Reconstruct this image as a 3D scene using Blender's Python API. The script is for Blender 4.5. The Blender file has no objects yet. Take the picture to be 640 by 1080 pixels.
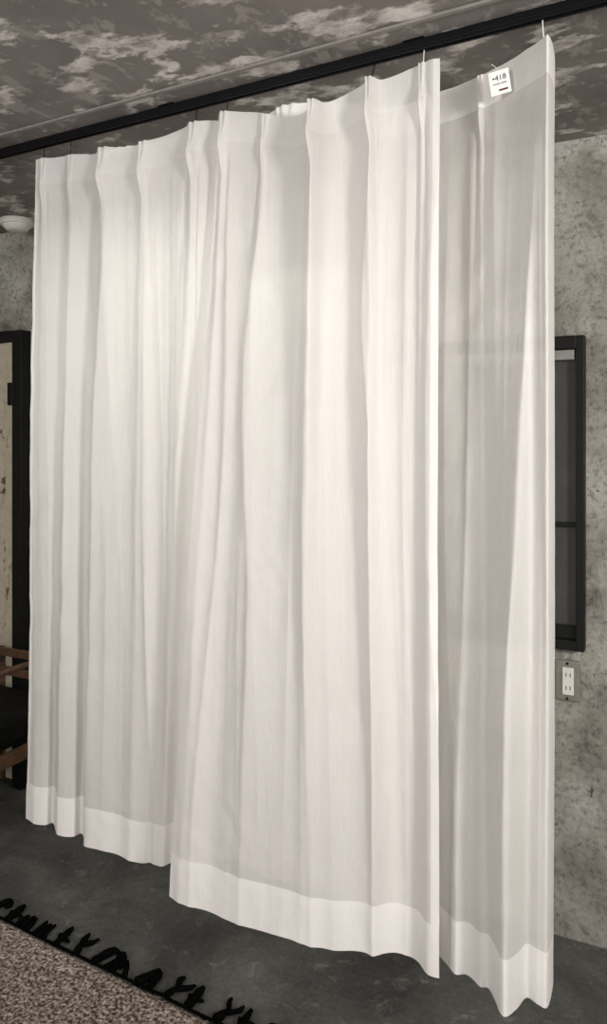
import bpy, bmesh, math, random
from mathutils import Vector, noise, Matrix
random.seed(4)
E = 1.57           # eye height
CEIL = E + .905
scene = bpy.context.scene
try:
    scene.view_settings.view_transform = 'Standard'
except Exception: pass

# ------------------------------------------------------------ frames
WO = Vector((.823, 2.353, 0)); WA = Vector((.894, -.448, 0)).normalized(); WN = Vector((-.448, -.894, 0)).normalized()
WANG = math.atan2(WA.y, WA.x)
CO = Vector((-.847, 2.36, 0)); CA = Vector((.877, -.481, 0)).normalized(); CN = Vector((-.481, -.877, 0)).normalized()
CANG = math.atan2(CA.y, CA.x)
def W(a, d, z): return WO + WA*a + WN*d + Vector((0, 0, z))
def C(t, n, z): return CO + CA*t + CN*n + Vector((0, 0, z))
def u(px, n=0.):   # distance along the rail from a surveyed bearing
    r = (px-320)/800.
    X0 = CO.x + CN.x*n; Y0 = CO.y + CN.y*n
    return (r*Y0 - X0)/(CA.x - r*CA.y)

# ------------------------------------------------------------ materials
def newmat(name):
    m = bpy.data.materials.new(name); m.use_nodes = True
    nt = m.node_tree; nt.nodes.clear()
    out = nt.nodes.new('ShaderNodeOutputMaterial')
    return m, nt, out
def N(nt, typ, **kw):
    n = nt.nodes.new(typ)
    for k, v in kw.items():
        if k in n.inputs: n.inputs[k].default_value = v
        else: setattr(n, k, v)
    return n
def tex(nt, scale, detail=6, rough=.6, dist=0, stretch=None, rot=None):
    tc = nt.nodes.new('ShaderNodeTexCoord')
    mp = nt.nodes.new('ShaderNodeMapping')
    nt.links.new(tc.outputs['Object'], mp.inputs[0])
    if stretch: mp.inputs['Scale'].default_value = stretch
    if rot: mp.inputs['Rotation'].default_value = rot
    n = N(nt, 'ShaderNodeTexNoise', Scale=scale, Detail=detail, Roughness=rough, Distortion=dist)
    nt.links.new(mp.outputs[0], n.inputs['Vector'])
    return n
def ramp(nt, src, stops):
    r = nt.nodes.new('ShaderNodeValToRGB')
    els = r.color_ramp.elements
    while len(els) < len(stops): els.new(.5)
    for e, (p, c) in zip(els, stops):
        e.position = p; e.color = (*c, 1) if len(c) == 3 else c
    nt.links.new(src, r.inputs[0]); return r
def mix(nt, fac, a, b, mode='MIX'):
    m = nt.nodes.new('ShaderNodeMix'); m.data_type = 'RGBA'; m.blend_type = mode
    for sock, v in ((m.inputs[0], fac), (m.inputs[6], a), (m.inputs[7], b)):
        if isinstance(v, (int, float)): sock.default_value = v
        elif isinstance(v, tuple): sock.default_value = (*v, 1)
        else: nt.links.new(v, sock)
    return m.outputs[2]
def bump(nt, src, strength, dist, normal=None):
    b = N(nt, 'ShaderNodeBump', Strength=strength, Distance=dist)
    nt.links.new(src, b.inputs['Height'])
    if normal: nt.links.new(normal, b.inputs['Normal'])
    return b.outputs[0]
def plain(name, col, rough=.5, metal=0, var=.15, sc=40, bmp=.1, spec=.5):
    m, nt, out = newmat(name)
    p = N(nt, 'ShaderNodeBsdfPrincipled', Roughness=rough, Metallic=metal)
    p.inputs['Specular IOR Level'].default_value = spec
    n = tex(nt, sc)
    c = ramp(nt, n.outputs['Fac'], [(.3, tuple(x*(1-var) for x in col)), (.7, tuple(min(1, x*(1+var)) for x in col))])
    nt.links.new(c.outputs[0], p.inputs['Base Color'])
    nt.links.new(bump(nt, n.outputs['Fac'], bmp, .002), p.inputs['Normal'])
    nt.links.new(p.outputs[0], out.inputs[0]); return m

def cloth(name, transp, transl, col=(.88, .856, .825)):
    m, nt, out = newmat(name)
    p = N(nt, 'ShaderNodeBsdfPrincipled', Roughness=.5)
    p.inputs['Specular IOR Level'].default_value = .35
    p.inputs['Sheen Weight'].default_value = .4
    p.inputs['Sheen Roughness'].default_value = .45
    n1 = tex(nt, 5, 4, .6, 0, (1, 1, .25))
    c = ramp(nt, n1.outputs['Fac'], [(.3, tuple(x*.96 for x in col)), (.7, col)])
    nt.links.new(c.outputs[0], p.inputs['Base Color'])
    n0 = tex(nt, 10, 6, .62, .6, (1, 1, .5))          # soft crumpling
    n2 = tex(nt, 130, 2, .6, 0, (.15, .15, 3))       # weft threads
    n3 = tex(nt, 110, 2, .6, 0, (2.5, 2.5, .1))      # warp threads
    b = bump(nt, n0.outputs['Fac'], .34, .013)
    b = bump(nt, n2.outputs['Fac'], .26, .001, b); b = bump(nt, n3.outputs['Fac'], .09, .001, b)
    nt.links.new(b, p.inputs['Normal'])
    t = N(nt, 'ShaderNodeBsdfTranslucent'); t.inputs[0].default_value = (*col, 1)
    m1 = nt.nodes.new('ShaderNodeMixShader'); m1.inputs[0].default_value = transl
    nt.links.new(p.outputs[0], m1.inputs[1]); nt.links.new(t.outputs[0], m1.inputs[2])
    k = ramp(nt, n3.outputs['Fac'], [(.35, (transp*1.08,)*3), (.65, (transp*.92,)*3)])
    tr = nt.nodes.new('ShaderNodeBsdfTransparent')
    m2 = nt.nodes.new('ShaderNodeMixShader'); nt.links.new(k.outputs[0], m2.inputs[0])
    nt.links.new(m1.outputs[0], m2.inputs[1]); nt.links.new(tr.outputs[0], m2.inputs[2])
    nt.links.new(m2.outputs[0], out.inputs[0]); return m
M_sheer = cloth('sheer_weave', .20, .26)
M_hem = cloth('folded_hem_weave', .01, .20, (.92, .90, .87))
M_head = cloth('heading_weave', .15, .25, (.88, .86, .83))

def plaster(name, dark, mid, light, scale=2.2, bs=.5):
    m, nt, out = newmat(name)
    p = N(nt, 'ShaderNodeBsdfPrincipled', Roughness=.9)
    a = tex(nt, scale, 10, .65, .6); b = tex(nt, scale*3.5, 9, .72, .4); f = tex(nt, 55, 6, .75); s = tex(nt, 20, 7, .8, .2)
    c1 = ramp(nt, a.outputs['Fac'], [(.36, dark), (.48, mid), (.60, light)])
    c2 = ramp(nt, b.outputs['Fac'], [(.36, (.42, .40, .36)), (.45, (.85, .85, .83)), (.60, (1.1, 1.1, 1.08))])
    col = mix(nt, .8, c1.outputs[0], c2.outputs[0], 'MULTIPLY')
    c3 = ramp(nt, f.outputs['Fac'], [(.36, (.38, .37, .35)), (.50, (1, 1, 1))])
    col = mix(nt, .75, col, c3.outputs[0], 'MULTIPLY')
    k = ramp(nt, s.outputs['Fac'], [(.36, (1, 1, 1)), (.40, (0, 0, 0))])
    col = mix(nt, k.outputs[0], col, (.16, .14, .11))
    nt.links.new(col, p.inputs['Base Color'])
    nb = bump(nt, b.outputs['Fac'], .9, .06); nb = bump(nt, s.outputs['Fac'], .9, .04, nb); nb = bump(nt, f.outputs['Fac'], .8, .012, nb)
    nt.links.new(nb, p.inputs['Normal']); nt.links.new(p.outputs[0], out.inputs[0]); return m
M_wall = plaster('rough_concrete_plaster', (.46, .43, .375), (.74, .71, .645), (.92, .90, .84))
def ceiling_mat():
    m, nt, out = newmat('peeling_paint_ceiling')
    p = N(nt, 'ShaderNodeBsdfPrincipled', Roughness=.85)
    base = tex(nt, 3, 8, .6, .5)
    c0 = ramp(nt, base.outputs['Fac'], [(.3, (.15, .134, .124)), (.7, (.25, .227, .21))])
    n1 = tex(nt, 5.0, 7, .60, .1, (1, 1.7, 1), (0, 0, .5))
    k1 = ramp(nt, n1.outputs['Fac'], [(.535, (0, 0, 0)), (.585, (1, 1, 1))])
    n2 = tex(nt, 13, 6, .7, .2)
    cp = ramp(nt, n2.outputs['Fac'], [(.36, (.30, .275, .255)), (.48, (.55, .515, .485)), (.62, (.74, .70, .67))])
    n3 = tex(nt, 10, 7, .65, .3, (1.7, 1, 1), (0, 0, -.3))
    k3 = ramp(nt, n3.outputs['Fac'], [(.54, (0, 0, 0)), (.59, (.7, .7, .7))])
    n4 = tex(nt, 8, 6, .65, .2, (1, 1.5, 1), (0, 0, .9))
    k4 = ramp(nt, n4.outputs['Fac'], [(.57, (0, 0, 0)), (.62, (.7, .7, .7))])
    col = mix(nt, k3.outputs[0], c0.outputs[0], (.35, .322, .30))
    col = mix(nt, k1.outputs[0], col, cp.outputs[0])
    col = mix(nt, k4.outputs[0], col, (.18, .16, .148))
    nt.links.new(col, p.inputs['Base Color'])
    nb = bump(nt, k1.outputs[0], .3, .004); nb = bump(nt, n2.outputs['Fac'], .25, .01, nb)
    nt.links.new(nb, p.inputs['Normal']); nt.links.new(p.outputs[0], out.inputs[0]); return m
M_ceil = ceiling_mat()
def floor_mat():
    m, nt, out = newmat('dark_worn_concrete_floor')
    p = N(nt, 'ShaderNodeBsdfPrincipled', Roughness=.8)
    p.inputs['Specular IOR Level'].default_value = .2
    a = tex(nt, 3, 8, .6, .8); b = tex(nt, 14, 8, .75, .5); f = tex(nt, 90, 3, .6)
    c = ramp(nt, a.outputs['Fac'], [(.35, (.052, .051, .046)), (.65, (.115, .112, .10))])
    k = ramp(nt, b.outputs['Fac'], [(.57, (0, 0, 0)), (.66, (.5, .5, .5))])
    col = mix(nt, k.outputs[0], c.outputs[0], (.24, .23, .21))
    c3 = ramp(nt, f.outputs['Fac'], [(.3, (.6, .6, .6)), (.6, (1, 1, 1))])
    col = mix(nt, .7, col, c3.outputs[0], 'MULTIPLY')
    nt.links.new(col, p.inputs['Base Color'])
    nt.links.new(bump(nt, b.outputs['Fac'], .35, .008), p.inputs['Normal'])
    nt.links.new(p.outputs[0], out.inputs[0]); return m
M_floor = floor_mat()
def rug_mat():
    m, nt, out = newmat('tweed_wool_rug')
    p = N(nt, 'ShaderNodeBsdfPrincipled', Roughness=1.)
    a = tex(nt, 110, 2, .5, 0, (1, 1, 1)); b = tex(nt, 45, 3, .6, 0, (1, 2.2, 1), (0, 0, 0))
    c = ramp(nt, a.outputs['Fac'], [(.36, (.10, .08, .068)), (.45, (.33, .275, .235)), (.55, (.56, .49, .435)), (.66, (.86, .79, .73))])
    c2 = ramp(nt, b.outputs['Fac'], [(.35, (.55, .52, .5)), (.6, (1.15, 1.1, 1.05))])
    col = mix(nt, .8, c.outputs[0], c2.outputs[0], 'MULTIPLY')
    nt.links.new(col, p.inputs['Base Color'])
    nt.links.new(bump(nt, a.outputs['Fac'], .7, .005), p.inputs['Normal'])
    nt.links.new(p.outputs[0], out.inputs[0]); return m
M_rug = rug_mat()
def rusty(name, paint, rust, lo=.5):
    m, nt, out = newmat(name)
    p = N(nt, 'ShaderNodeBsdfPrincipled', Roughness=.7)
    a = tex(nt, 11, 9, .7, .6, (1, 1, .6)); b = tex(nt, 30, 6, .7)
    k = ramp(nt, a.outputs['Fac'], [(lo, (0, 0, 0)), (lo+.04, (1, 1, 1))])
    r = ramp(nt, b.outputs['Fac'], [(.35, tuple(x*.4 for x in rust)), (.65, rust)])
    q = ramp(nt, b.outputs['Fac'], [(.3, tuple(x*.75 for x in paint)), (.6, paint)])
    nt.links.new(mix(nt, k.outputs[0], q.outputs[0], r.outputs[0]), p.inputs['Base Color'])
    nt.links.new(bump(nt, k.outputs[0], .5, .003), p.inputs['Normal'])
    nt.links.new(p.outputs[0], out.inputs[0]); return m
M_paint = rusty('weathered_cream_paint', (.56, .50, .38), (.22, .11, .055), .585)
M_brown = rusty('rust_brown_panel', (.16, .09, .05), (.06, .03, .02), .5)
M_black = plain('black_steel', (.008, .008, .008), .5, spec=.2)
M_rail = plain('black_aluminium', (.004, .004, .005), .5, spec=.15)
M_glass = plain('grey_reflective_glass', (.055, .056, .053), .15, var=.3, sc=3, bmp=.02)
M_blind = plain('grey_blind', (.22, .22, .205), .6)
M_cush = plain('black_leather', (.004, .004, .004), .6, spec=.15)
M_wood = plain('stained_wood', (.085, .043, .022), .5, var=.5, sc=12)
M_white = plain('white_plastic', (.78, .77, .72), .4, var=.03)
M_plate = plain('grey_green_metal_plate', (.24, .24, .195), .45, .2)
M_yarn = plain('black_yarn', (.003, .003, .003), 1., var=.5, sc=120, bmp=.8, spec=0)
M_tag = plain('white_paper', (.88, .87, .84), .7, var=.02)
M_ink = plain('black_ink', (.02, .02, .02), .7)
M_red = plain('dark_ink_bar', (.09, .02, .02), .7)
M_grey = plain('grey_conduit', (.22, .20, .185), .6)

# ------------------------------------------------------------ helpers
def empty(name, loc=(0, 0, 0), rz=0):
    e = bpy.data.objects.new(name, None); e.location = loc; e.rotation_euler = (0, 0, rz)
    e.empty_display_size = .1
    scene.collection.objects.link(e); return e
def mesh_obj(name, bm, mats, parent=None, smooth=False):
    me = bpy.data.meshes.new(name); bm.to_mesh(me); bm.free()
    for m in mats: me.materials.append(m)
    if smooth:
        for p in me.polygons: p.use_smooth = True
    o = bpy.data.objects.new(name, me); scene.collection.objects.link(o)
    if parent: o.parent = parent
    return o
def box(name, c, s, mat, parent=None, bev=.002, rz=0, rot=None):
    bm = bmesh.new(); bmesh.ops.create_cube(bm, size=1)
    bmesh.ops.scale(bm, vec=s, verts=bm.verts)
    if bev: bmesh.ops.bevel(bm, geom=bm.edges[:], offset=min(bev, min(s)*.4), segments=2, affect='EDGES', profile=.5)
    o = mesh_obj(name, bm, [mat], parent)
    o.location = c; o.rotation_euler = rot if rot else (0, 0, rz)
    return o
def cyl(name, c, r, h, mat, parent=None, seg=32, bev=.003, rot=(0, 0, 0), r2=None):
    bm = bmesh.new(); bmesh.ops.create_cone(bm, cap_ends=True, segments=seg, radius1=r if r2 is None else r2, radius2=r, depth=h)
    if bev:
        ed = [e for e in bm.edges if len(e.link_faces) == 2 and any(len(f.verts) > 4 for f in e.link_faces)]
        bmesh.ops.bevel(bm, geom=ed, offset=bev, segments=3, affect='EDGES', profile=.5)
    o = mesh_obj(name, bm, [mat], parent, True); o.location = c; o.rotation_euler = rot; return o
def tube(name, pts, r, mat, parent=None, radii=None):
    cu = bpy.data.curves.new(name, 'CURVE'); cu.dimensions = '3D'; cu.bevel_depth = r; cu.bevel_resolution = 2
    cu.use_fill_caps = True
    s = cu.splines.new('NURBS'); s.points.add(len(pts)-1); s.use_endpoint_u = True; s.order_u = 3; s.resolution_u = 5
    for i, p in enumerate(pts):
        s.points[i].co = (*p, 1)
        if radii: s.points[i].radius = radii[i]
    cu.materials.append(mat)
    o = bpy.data.objects.new(name, cu); scene.collection.objects.link(o)
    if parent: o.parent = parent
    return o

# ------------------------------------------------------------ room shell
A0, A1, D1 = -4.2, 2.2, 5.0
am, dm = (A0+A1)/2, D1/2
def slab(name, c, s, mat): return box(name, c, s, mat, None, 0, WANG)
slab('floor', W(am, dm, -.05), (A1-A0+.4, D1+.4, .1), M_floor)
slab('ceiling', W(am, dm, CEIL+.05), (A1-A0+.4, D1+.4, .1), M_ceil)
slab('wall_back', W(am, -.05, CEIL/2), (A1-A0, .1, CEIL), M_wall)
slab('wall_front', W(am, D1+.05, CEIL/2), (A1-A0, .1, CEIL), M_wall)
slab('wall_left', W(A0-.05, dm, CEIL/2), (.1, D1, CEIL), M_wall)
slab('wall_right', W(A1+.05, dm, CEIL/2), (.1, D1, CEIL), M_wall)

# window on the back wall (local frame: x along wall, -y into room)
win = empty('window_1', W(-.27, 0, 1.385), WANG)
w2, h2 = .32, .48
fr = .024
box('frame_right', (w2-fr/2, -.02, 0), (fr, .05, 2*h2), M_black, win)
box('frame_left', (-w2+fr/2, -.02, 0), (fr, .05, 2*h2), M_black, win)
box('frame_top', (0, -.02, h2-.02), (2*w2-2*fr, .05, .04), M_black, win)
box('frame_bottom', (0, -.02, -h2+.015), (2*w2-2*fr, .05, .03), M_black, win)
box('mullion', (0, -.016, -.005), (.03, .03, 2*h2-.09), M_black, win)
box('glass', (0, -.006, -.005), (2*w2-2*fr, .006, 2*h2-.07), M_glass, win, 0)
box('blind_headrail', (0, -.026, h2-.058), (2*w2-2*fr-.01, .03, .03), M_blind, win)
box('sash_bar', (0, -.014, -.10), (2*w2-2*fr, .012, .015), M_black, win)
box('sash_rail', (0, -.014, -h2+.05), (2*w2-2*fr, .016, .04), M_black, win)

# outlet
out_ = empty('wall_outlet', W(-.003, 0, .802), WANG)
box('cover_plate', (0, -.006, 0), (.074, .012, .125), M_plate, out_, .004)
box('socket_insert', (.002, -.014, 0), (.034, .008, .085), M_white, out_, .003)
for i, dz in enumerate((.02, -.02)):
    for j, dx in enumerate((-.005, .007)):
        box(f'slot_{i}{j}', (.002+dx, -.0182, dz), (.0025, .001, .012), M_ink, out_, 0)
for i, dz in enumerate((.054, -.054)):
    cyl(f'screw_{i}', (0, -.013, dz), .004, .003, M_black, out_, 12, 0, (math.pi/2, 0, 0))

# door at left
dw = .86
door = empty('door_1', W(-2.277-dw/2, 0, 0), WANG)
TOP = 2.02
box('jamb_right', (dw/2-.028, -.025, TOP/2), (.056, .06, TOP), M_black, door)
box('jamb_left', (-dw/2+.028, -.025, TOP/2), (.056, .06, TOP), M_black, door)
box('head', (0, -.025, TOP-.022), (dw-.112, .06, .044), M_black, door)
box('upper_panel', (0, -.016, 1.27), (dw-.115, .02, 1.40), M_paint, door)
box('lower_panel', (0, -.014, .285), (dw-.115, .018, .56), M_brown, door)
box('stile_right', (dw/2-.085, -.03, 1.0), (.055, .02, 1.94), M_paint, door)
box('stile_left', (-dw/2+.085, -.03, 1.0), (.055, .02, 1.94), M_paint, door)
box('mid_rail', (0, -.03, .585), (dw-.24, .016, .05), M_brown, door)
for i, z in enumerate((1.74, .35)):
    box(f'hinge_{i}', (dw/2-.067, -.05, z), (.03, .016, .10), M_black, door)
cyl('handle_knob', (-dw/2+.13, -.055, 1.0), .025, .03, M_black, door, 24, .004, (math.pi/2, 0, 0))

# smoke detector on ceiling near the wall
sd = empty('smoke_detector', W(-2.22, .13, CEIL))
cyl('detector_base', (0, 0, -.012), .07, .024, M_white, sd, 40, .003)
cyl('detector_dome', (0, 0, -.035), .062, .026, M_white, sd, 40, .008, r2=.042)

# low armchair at left: black seat pad, bent wooden arms
ch = empty('armchair', W(-2.22, .40, 0), WANG)
box('seat_cushion', (0, 0, .435), (.54, .50, .13), M_cush, ch, .03)
for i, z in enumerate((.56, .64)):
    box(f'back_slat_{i}', (0, .24, z), (.54, .016, .035), M_wood, ch, .004)
for i, (x, y) in enumerate(((-.28, -.24), (.28, -.24), (-.28, .24), (.28, .24))):
    cyl(f'leg_{i}', (x, y, .19), .02, .38, M_wood, ch, 16, .002, r2=.014)
box('seat_rail_front', (0, -.25, .345), (.56, .024, .05), M_wood, ch)
box('seat_rail_back', (0, .25, .345), (.56, .024, .05), M_wood, ch)
for i, x in enumerate((-.28, .28)):
    box(f'seat_rail_side_{i}', (x, 0, .345), (.024, .48, .05), M_wood, ch)
    tube(f'bent_arm_{i}', [(x, -.24, .36), (x, -.25, .55), (x, -.22, .66), (x, -.05, .68), (x, .16, .67), (x, .24, .60), (x, .24, .36)], .013, M_wood, ch)

# ------------------------------------------------------------ curtain rail
rail = empty('curtain_rail', C(0.9, 0, E+.888), CANG)
box('rail_body', (0, 0, .006), (4.2, .022, .018), M_rail, rail, .002)
box('rail_lip_front', (0, -.008, -.006), (4.2, .006, .008), M_rail, rail, .001)
box('rail_lip_back', (0, .008, -.006), (4.2, .006, .008), M_rail, rail, .001)
for i in range(6):
    box(f'rail_bracket_{i}', (-1.8+i*.72, 0, .0155), (.05, .028, .003), M_rail, rail, 0)
cd = empty('ceiling_conduit', C(0.9, .085, CEIL-.004), CANG)
box('conduit_strip', (0, 0, 0), (4.2, .014, .007), M_grey, cd, .002)

# ------------------------------------------------------------ curtains
def cat(arr, k):
    n = len(arr)-1; i = min(int(k), n-1); f = k-i
    p0 = arr[max(i-1, 0)]; p1 = arr[i]; p2 = arr[i+1]; p3 = arr[min(i+2, n)]
    return .5*((2*p1) + (-p0+p2)*f + (2*p0-5*p1+4*p2-p3)*f*f + (-p0+3*p1-3*p2+p3)*f**3)
def sm(x): x = max(0, min(1, x)); return x*x*(3-2*x)
ZT = E+.844; ZB = E-1.207; HH = ZT-ZB
def curtain(name, cols, seed, ridges, sidehem=(False, False), headmat=2, midamp=.03):
    """cols: (top bearing, n top, bottom bearing, n bottom, sag, pleat)"""
    tt = [u(c[0], c[1]) for c in cols]; nt_ = [c[1] for c in cols]
    tb = [u(c[2], c[3]) for c in cols]; nb = [c[3] for c in cols]; sg = [c[4] for c in cols]
    pk = [(i, c[5]) for i, c in enumerate(cols) if c[5]]
    # long fold lines: list of (drop below heading, rail distance)
    R = []
    for pts, amp, wd in ridges:
        q = []
        for x, y in pts:
            t = u(x, .02); Y = C(t, .02, 0).y
            q.append((ZT-(E+(456-y)*Y/800.), t))
        R.append((q, amp, wd))
    def path(q, dz):
        if dz <= q[0][0]: return q[0][1]
        for (a, ta), (b, tb_) in zip(q, q[1:]):
            if dz <= b: return ta+(tb_-ta)*sm((dz-a)/(b-a))
        return q[-1][1]
    n = len(cols)-1; M_ = 22; NU = n*M_; NV = 180
    bm = bmesh.new(); g = []
    zs = [(j/NV)**1.12 for j in range(NV+1)]
    for j, v in enumerate(zs):
        row = []; dz = v*HH
        rp = [(path(q, dz), amp, wd) for q, amp, wd in R]
        for i in range(NU+1):
            k = i/NU*n
            w = v; wn = .35*v+.65*sm(v)
            t = cat(tt, k)*(1-w)+cat(tb, k)*w
            nn = cat(nt_, k)*(1-wn)+cat(nb, k)*wn
            for q, wt in pk:
                d = (k-q)
                if abs(d) > 2.2: continue
                pinch = math.exp(-((dz-.08)/.045)**2)
                head = 1-sm((dz-.06)/.12)
                for off, am_ in ((-.24, .8), (0, 1.), (.24, .8)):
                    e = off*(1-.45*pinch)
                    nn += wt*.010*am_*math.exp(-((d-e)/.075)**2)*head
                nn += wt*.010*math.exp(-(d/.30)**2)*pinch
                t += -wt*.010*math.exp(-(d/.30)**2)*head*(1-pinch*.6)
                fan = sm((dz-.07)/.08)*math.exp(-max(0, dz-.1)/.22)
                sp = .30+1.1*max(0, dz-.08)
                nn -= wt*.0055*(math.exp(-((abs(d)-sp)/.16)**2))*fan
                nn += wt*.007*math.exp(-(d/.28)**2)*math.exp(-max(0, dz-.08)/.9)*sm((dz-.05)/.05)
            grow = (.08+.92*sm(dz/.5))*(1-.6*sm((v-.7)/.3))
            for tp, amp, wd in rp:
                d = t-tp
                nn += amp*math.exp(-(math.sqrt(d*d+.00003)-.0055)/(wd if d < 0 else wd*1.9))*(.2+.8*sm(dz/.35))*(1-.35*sm((v-.8)/.2))
            drift = noise.noise(Vector((t*2, dz*.7, seed+20)))*.04
            r1 = noise.noise(Vector(((t+drift)*9, dz*.35, seed)))
            nn += (.5-abs(r1)*2.2)*.008*grow
            r2 = noise.noise(Vector(((t+drift*.6)*22, dz*.6, seed+7)))
            nn += (.5-abs(r2)*2.2)*.0022*grow
            nn += noise.noise(Vector((t*5, dz*.8, seed+15)))*midamp*grow
            # soft crumpling: diagonal, multi-scale
            cr = noise.noise(Vector((t*10+dz*5, dz*7, seed+11)))
            nn += (cr*.0030+(.4-abs(cr)*1.6)*.0016)*grow
            c2_ = noise.noise(Vector((t*18-dz*10, dz*15, seed+12)))
            nn += (.4-abs(c2_)*1.6)*.0012
            nn += noise.noise(Vector((t*26+dz*14, dz*30, seed+32)))*.0006
            t += noise.noise(Vector((t*5, dz*.9, seed+3)))*.005*grow
            if dz > HH-.105: nn += .0015
            z = ZT-dz - cat(sg, k)*(1-sm(dz/.9)) + noise.noise(Vector((t*8, 0, seed+5)))*.006*(v**4)
            row.append(bm.verts.new(C(t, nn, z)))
        g.append(row)
    for j in range(NV):
        dz = (zs[j]+zs[j+1])*.5*HH
        for i in range(NU):
            f = bm.faces.new((g[j][i], g[j+1][i], g[j+1][i+1], g[j][i+1])); f.smooth = True
            mi = 0
            if dz < .085: mi = headmat
            if dz > HH-.11: mi = 1
            if sidehem[0] and i < M_*.32: mi = 1
            if sidehem[1] and i > NU-M_*.75: mi = 1
            f.material_index = mi
    bm.normal_update()
    return mesh_obj(name, bm, [M_sheer, M_hem, M_head], None, True)

A = [(38, .00, 27, .00, .000, 0), (46, .004, 36, .010, .002, .5), (56, .0, 47, .0, .006, 0), (66, -.002, 56, -.02, .008, 0), (74, .003, 62, .012, .011, .35),
     (86, .0, 76, .005, .016, 0), (100, -.004, 86, -.02, .022, 0), (110, .012, 92, .025, .018, 1.2), (130, .0, 108, .025, .026, 0), (143, .0, 124, .018, .028, 0), (152, .006, 136, .022, .026, 1),
     (168, .0, 150, .015, .022, 0), (188, .0, 160, .0, .015, 0), (206, .008, 172, .0, .008, 1.2), (220, -.003, 184, -.03, .006, 0), (238, -.02, 205, -.05, .01, 0), (262, -.02, 235, -.04, .02, 0)]
B = [(231, .012, 178, .10, .0, 0), (238, .012, 188, .11, .0, 1), (252, .008, 204, .105, .008, 0), (268, .006, 220, .10, .018, 0), (280, .008, 236, .104, .029, .55), (294, .006, 254, .10, .042, 0),
     (308, .008, 276, .096, .053, 0), (322, .026, 296, .094, .056, 0), (332, .060, 318, .088, .048, 1.3), (343, .022, 338, .075, .044, 0), (360, .004, 358, .068, .030, 0), (380, .006, 376, .055, .016, 0),
     (392, .024, 394, .045, .010, 1.2), (402, .006, 408, .025, .014, 0), (420, .002, 420, .012, .008, 0), (436, .003, 432, .006, .002, 0), (446, .008, 441, .015, .0, .8), (454, .018, 450, .045, .0, 0), (464, .02, 463, .045, .004, 0)]
Cc = [(103, -.045, 140, -.11, .0, 0), (130, -.05, 160, -.10, .0, 1), (165, -.06, 190, -.12, .004, 0), (200, -.05, 215, -.10, .0, 1), (235, -.06, 245, -.12, .01, 0), (270, -.05, 275, -.10, .01, 0),
      (303, -.035, 305, -.11, .0, 1), (340, -.06, 340, -.09, .0, 0), (375, -.09, 375, -.11, .01, 0), (410, -.13, 410, -.08, .02, 1), (440, -.15, 436, -.09, .01, 0),
      (462, -.150, 460, -.03, .0, 0), (480, -.140, 478, .01, .0, 0), (496, -.125, 492, .005, .0, 0), (507, -.114, 506, .025, .0, .6), (516, -.103, 516, .02, .0, 0), (530, -.086, 524, .05, .0, 0), (544, -.063, 534, .08, .0, 0),
      (556, -.04, 546, .05, .0, 0), (565, -.028, 556, .01, .0, 0), (572, -.012, 568, .02, .0, 0), (578, .0, 577, .02, .0, 0), (583, -.04, 582, -.03, .005, 0), (585, -.09, 583, -.08, .02, 0), (577, -.12, 575, -.11, .02, 0)]
RA_ = [([(73, 190), (68, 500), (60, 870)], .011, .013), ([(112, 190), (101, 520), (90, 890)], .018, .014), ([(152, 180), (150, 520), (158, 900)], .012, .013), ([(206, 160), (203, 420), (186, 900)], .012, .012),
       ([(178, 250), (176, 600), (174, 900)], .006, .012)]
RB_ = [([(240, 150), (244, 420), (222, 940)], .010, .014), ([(278, 180), (264, 400), (276, 640), (272, 960)], .013, .018), ([(336, 170), (332, 500), (342, 990)], .014, .014),
       ([(394, 120), (385, 330), (396, 470), (400, 990)], .022, .013), ([(428, 120), (426, 500), (428, 1000)], .007, .012)]
RC_ = [([(561, 105), (546, 540), (536, 760), (535, 1040)], .017, .014), ([(479, 140), (481, 600), (480, 1000)], .010, .011), ([(509, 130), (516, 600), (512, 1010)], .010, .011)]
c1 = curtain('sheer_curtain', A, 1.3, RA_, (True, False), 2, .010)
c2 = curtain('sheer_curtain.001', B, 5.1, RB_, (False, True), 2, .012)
c3 = curtain('sheer_curtain.002', Cc, 9.7, RC_, (False, False), 1, .010)

# hooks: short pins from heading to rail
def hook(t, n, parent, i, mat):
    pts = [C(t, n-.004, ZT-.03), C(t, n-.004, ZT), C(t, n*.5, ZT+.016), C(t, 0, ZT+.034)]
    tube(f'hook_{i}', pts, .0012, mat, parent)
hooks = empty('curtain_hooks')
i = 0
for cols in (A, B):
    for c in cols:
        if c[5] and abs(c[1]) < .05 and c[4] < .012:
            hook(u(c[0], c[1]), c[1], hooks, i, M_white if c[0] > 440 else M_rail); i += 1
hook(u(573, -.01), -.01, hooks, i, M_white)

# price tag
tn = -.052
tag = empty('price_tag', C(u(527, tn), tn, E+.790), 0)
tag.rotation_euler = (0, math.radians(-8), CANG+.12)
box('paper', (0, 0, 0), (.045, .0012, .055), M_tag, tag, 0)
def text(name, s, size, loc, parent, mat):
    cu = bpy.data.curves.new(name, 'FONT'); cu.body = s; cu.size = size; cu.extrude = .0002; cu.align_x = 'CENTER'
    cu.materials.append(mat)
    o = bpy.data.objects.new(name, cu); scene.collection.objects.link(o); o.parent = parent
    o.location = loc; o.rotation_euler = (math.pi/2, 0, 0)
text('tag_number', '•418', .017, (0, -.001, .005), tag, M_ink)
text('tag_line', 'W100 H200', .006, (0, -.001, -.005), tag, M_ink)
box('tag_bar', (.006, -.001, -.018), (.020, .001, .004), M_red, tag, 0)
tube('tag_string', [(0, -.001, .025), (-.002, .0, .035), (-.012, -.002, .045)], .0006, M_tag, tag)

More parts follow.
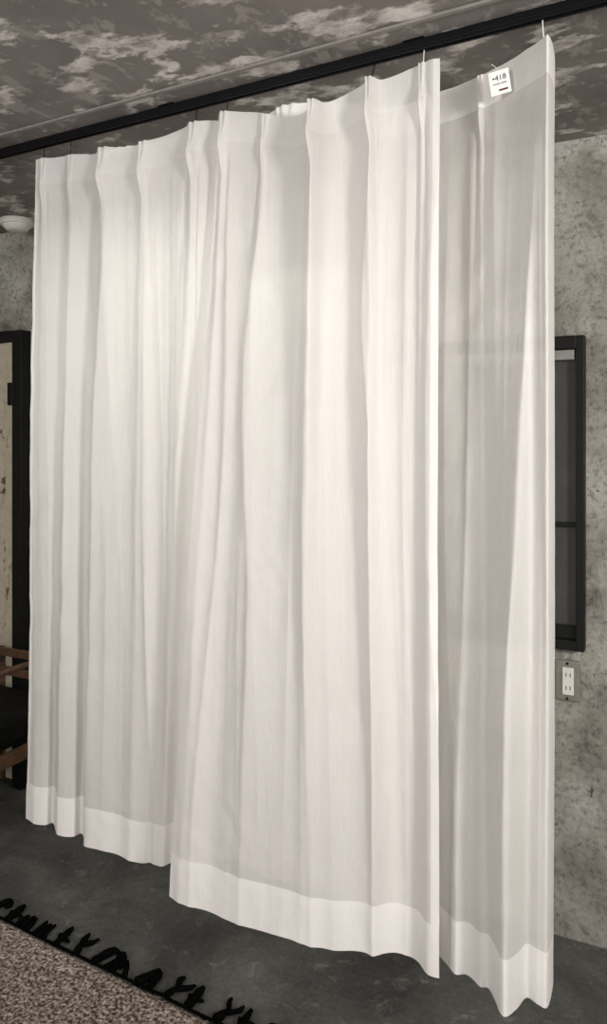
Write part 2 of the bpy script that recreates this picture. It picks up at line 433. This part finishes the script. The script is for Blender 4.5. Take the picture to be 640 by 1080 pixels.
# ------------------------------------------------------------ rug with tassels
RO = Vector((-.987, 2.447, 0)); RA = Vector((.865, -.50, 0)).normalized()
RANG = math.atan2(RA.y, RA.x)
rug = empty('fringed_rug', RO, RANG)       # local x along edge, -y toward camera
bm = bmesh.new()
NX, NY = 120, 60; L0, L1, D = -.8, 1.55, 1.3
top = []
for j in range(NY+1):
    r = []
    for i2 in range(NX+1):
        x = L0+(L1-L0)*i2/NX; y = -D*j/NY
        yy = y + (noise.noise(Vector((x*5, 1, 0)))*.008 if j == 0 else 0)
        z = .011+noise.noise(Vector((x*9, y*9, 0)))*.0015
        if j in (0, NY) or i2 in (0, NX): z = .004
        r.append(bm.verts.new((x, yy, z)))
    top.append(r)
for j in range(NY):
    for i2 in range(NX):
        f = bm.faces.new((top[j][i2], top[j+1][i2], top[j+1][i2+1], top[j][i2+1])); f.smooth = True
bmesh.ops.solidify(bm, geom=bm.faces[:], thickness=.003)
mesh_obj('woven_field', bm, [M_rug], rug, True)
ti = 0
def strand(p0, angs, st, r):
    global ti
    pts = [(p0[0], p0[1], r)]; px_, py_ = p0
    for ang in angs:
        px_ += math.cos(ang)*st; py_ += math.sin(ang)*st
        pts.append((px_, py_, r+random.uniform(0, .003)))
    rad = [random.uniform(.7, 1.15) for _ in pts]; rad[-1] = .5
    tube(f'tassel_{ti}', pts, r, M_yarn, rug, rad); ti += 1
    return (px_, py_)
x = L0+.03
while x < L1-.03:
    j = lambda a: a+random.uniform(-.5, .5)
    kind = random.randrange(6)
    if kind == 0:      # folded strand, two legs
        k = strand((x-.02, 0), [j(1.6)]*3+[j(1.3)], .019, .011); strand(k, [j(-.6), j(-1.2), j(-1.4)], .020, .008)
        strand((x+.025, 0), [j(1.7)]*3, .022, .009)
    elif kind == 1:    # forked
        k = strand((x, 0), [j(1.6)]*2, .020, .012); strand(k, [j(2.3), j(1.9), j(1.5)], .018, .009); strand(k, [j(.6), j(1.0), j(1.4)], .018, .008)
    elif kind == 2:    # hooked curl
        strand((x, 0), [j(1.6), j(1.5), j(1.3), j(.4), j(-.8), j(-1.4)], .019, .010); strand((x-.015, .01), [j(2.6), j(2.2)], .018, .008)
    elif kind == 3:    # S-bend
        strand((x-.01, 0), [j(.9), j(1.5), j(2.6), j(2.0), j(1.0), j(.3)], .019, .010)
    elif kind == 4:    # straight with crossing yarn
        strand((x, 0), [j(1.5)]*4, .019, .012); strand((x-.022, .035), [j(.3)]*2, .024, .008)
    else:              # three short loose strands
        for o_ in (-.022, 0, .022): strand((x+o_, 0), [j(1.6), j(1.6), j(1.6)], random.uniform(.016, .026), .008)
    x += random.uniform(.068, .095)
tube('edge_binding', [(L0+(L1-L0)*q/40, .001+noise.noise(Vector((q*.9, 3, 0)))*.008, .006) for q in range(41)], .0045, M_yarn, rug)

# ------------------------------------------------------------ lights
def area(name, loc, target, size, energy, col):
    l = bpy.data.lights.new(name, 'AREA'); l.size = size; l.energy = energy; l.color = col
    o = bpy.data.objects.new(name, l); scene.collection.objects.link(o); o.location = loc
    o.rotation_euler = (Vector(target)-Vector(loc)).to_track_quat('-Z', 'Y').to_euler(); return o
area('room_lamp', W(1.95, 2.3, 2.0), C(.8, 0, 1.2), .4, 62, (1, .97, .935))
area('added_fill', W(-1.6, 3.9, 2.1), C(.4, 0, 1.2), .9, 50, (1, .975, .965))  # added fill from the left, keeps that side of the curtains from dimming
area('hidden_backlight', W(-1.0, .25, 2.2), W(-1.0, .4, 0), .4, 10, (.98, 1, .98))  # area light out of sight behind the curtains, aimed down
area('added_uplight', W(.6, 3.4, .8), W(-.2, 1.6, CEIL), .8, 22, (1, .96, .93))  # uplight added behind the camera to brighten the ceiling
w = bpy.data.worlds.new('World'); scene.world = w; w.use_nodes = True
w.node_tree.nodes['Background'].inputs[0].default_value = (.05, .05, .05, 1)

# ------------------------------------------------------------ camera
cam = bpy.data.cameras.new('camera'); co = bpy.data.objects.new('camera', cam); scene.collection.objects.link(co)
co.location = (0, 0, E); co.rotation_euler = (math.pi/2, 0, 0)
cam.sensor_fit = 'VERTICAL'; cam.sensor_height = 36; cam.lens = 36*800/1080; cam.shift_y = -84/1080
cam.clip_start = .05
scene.camera = co
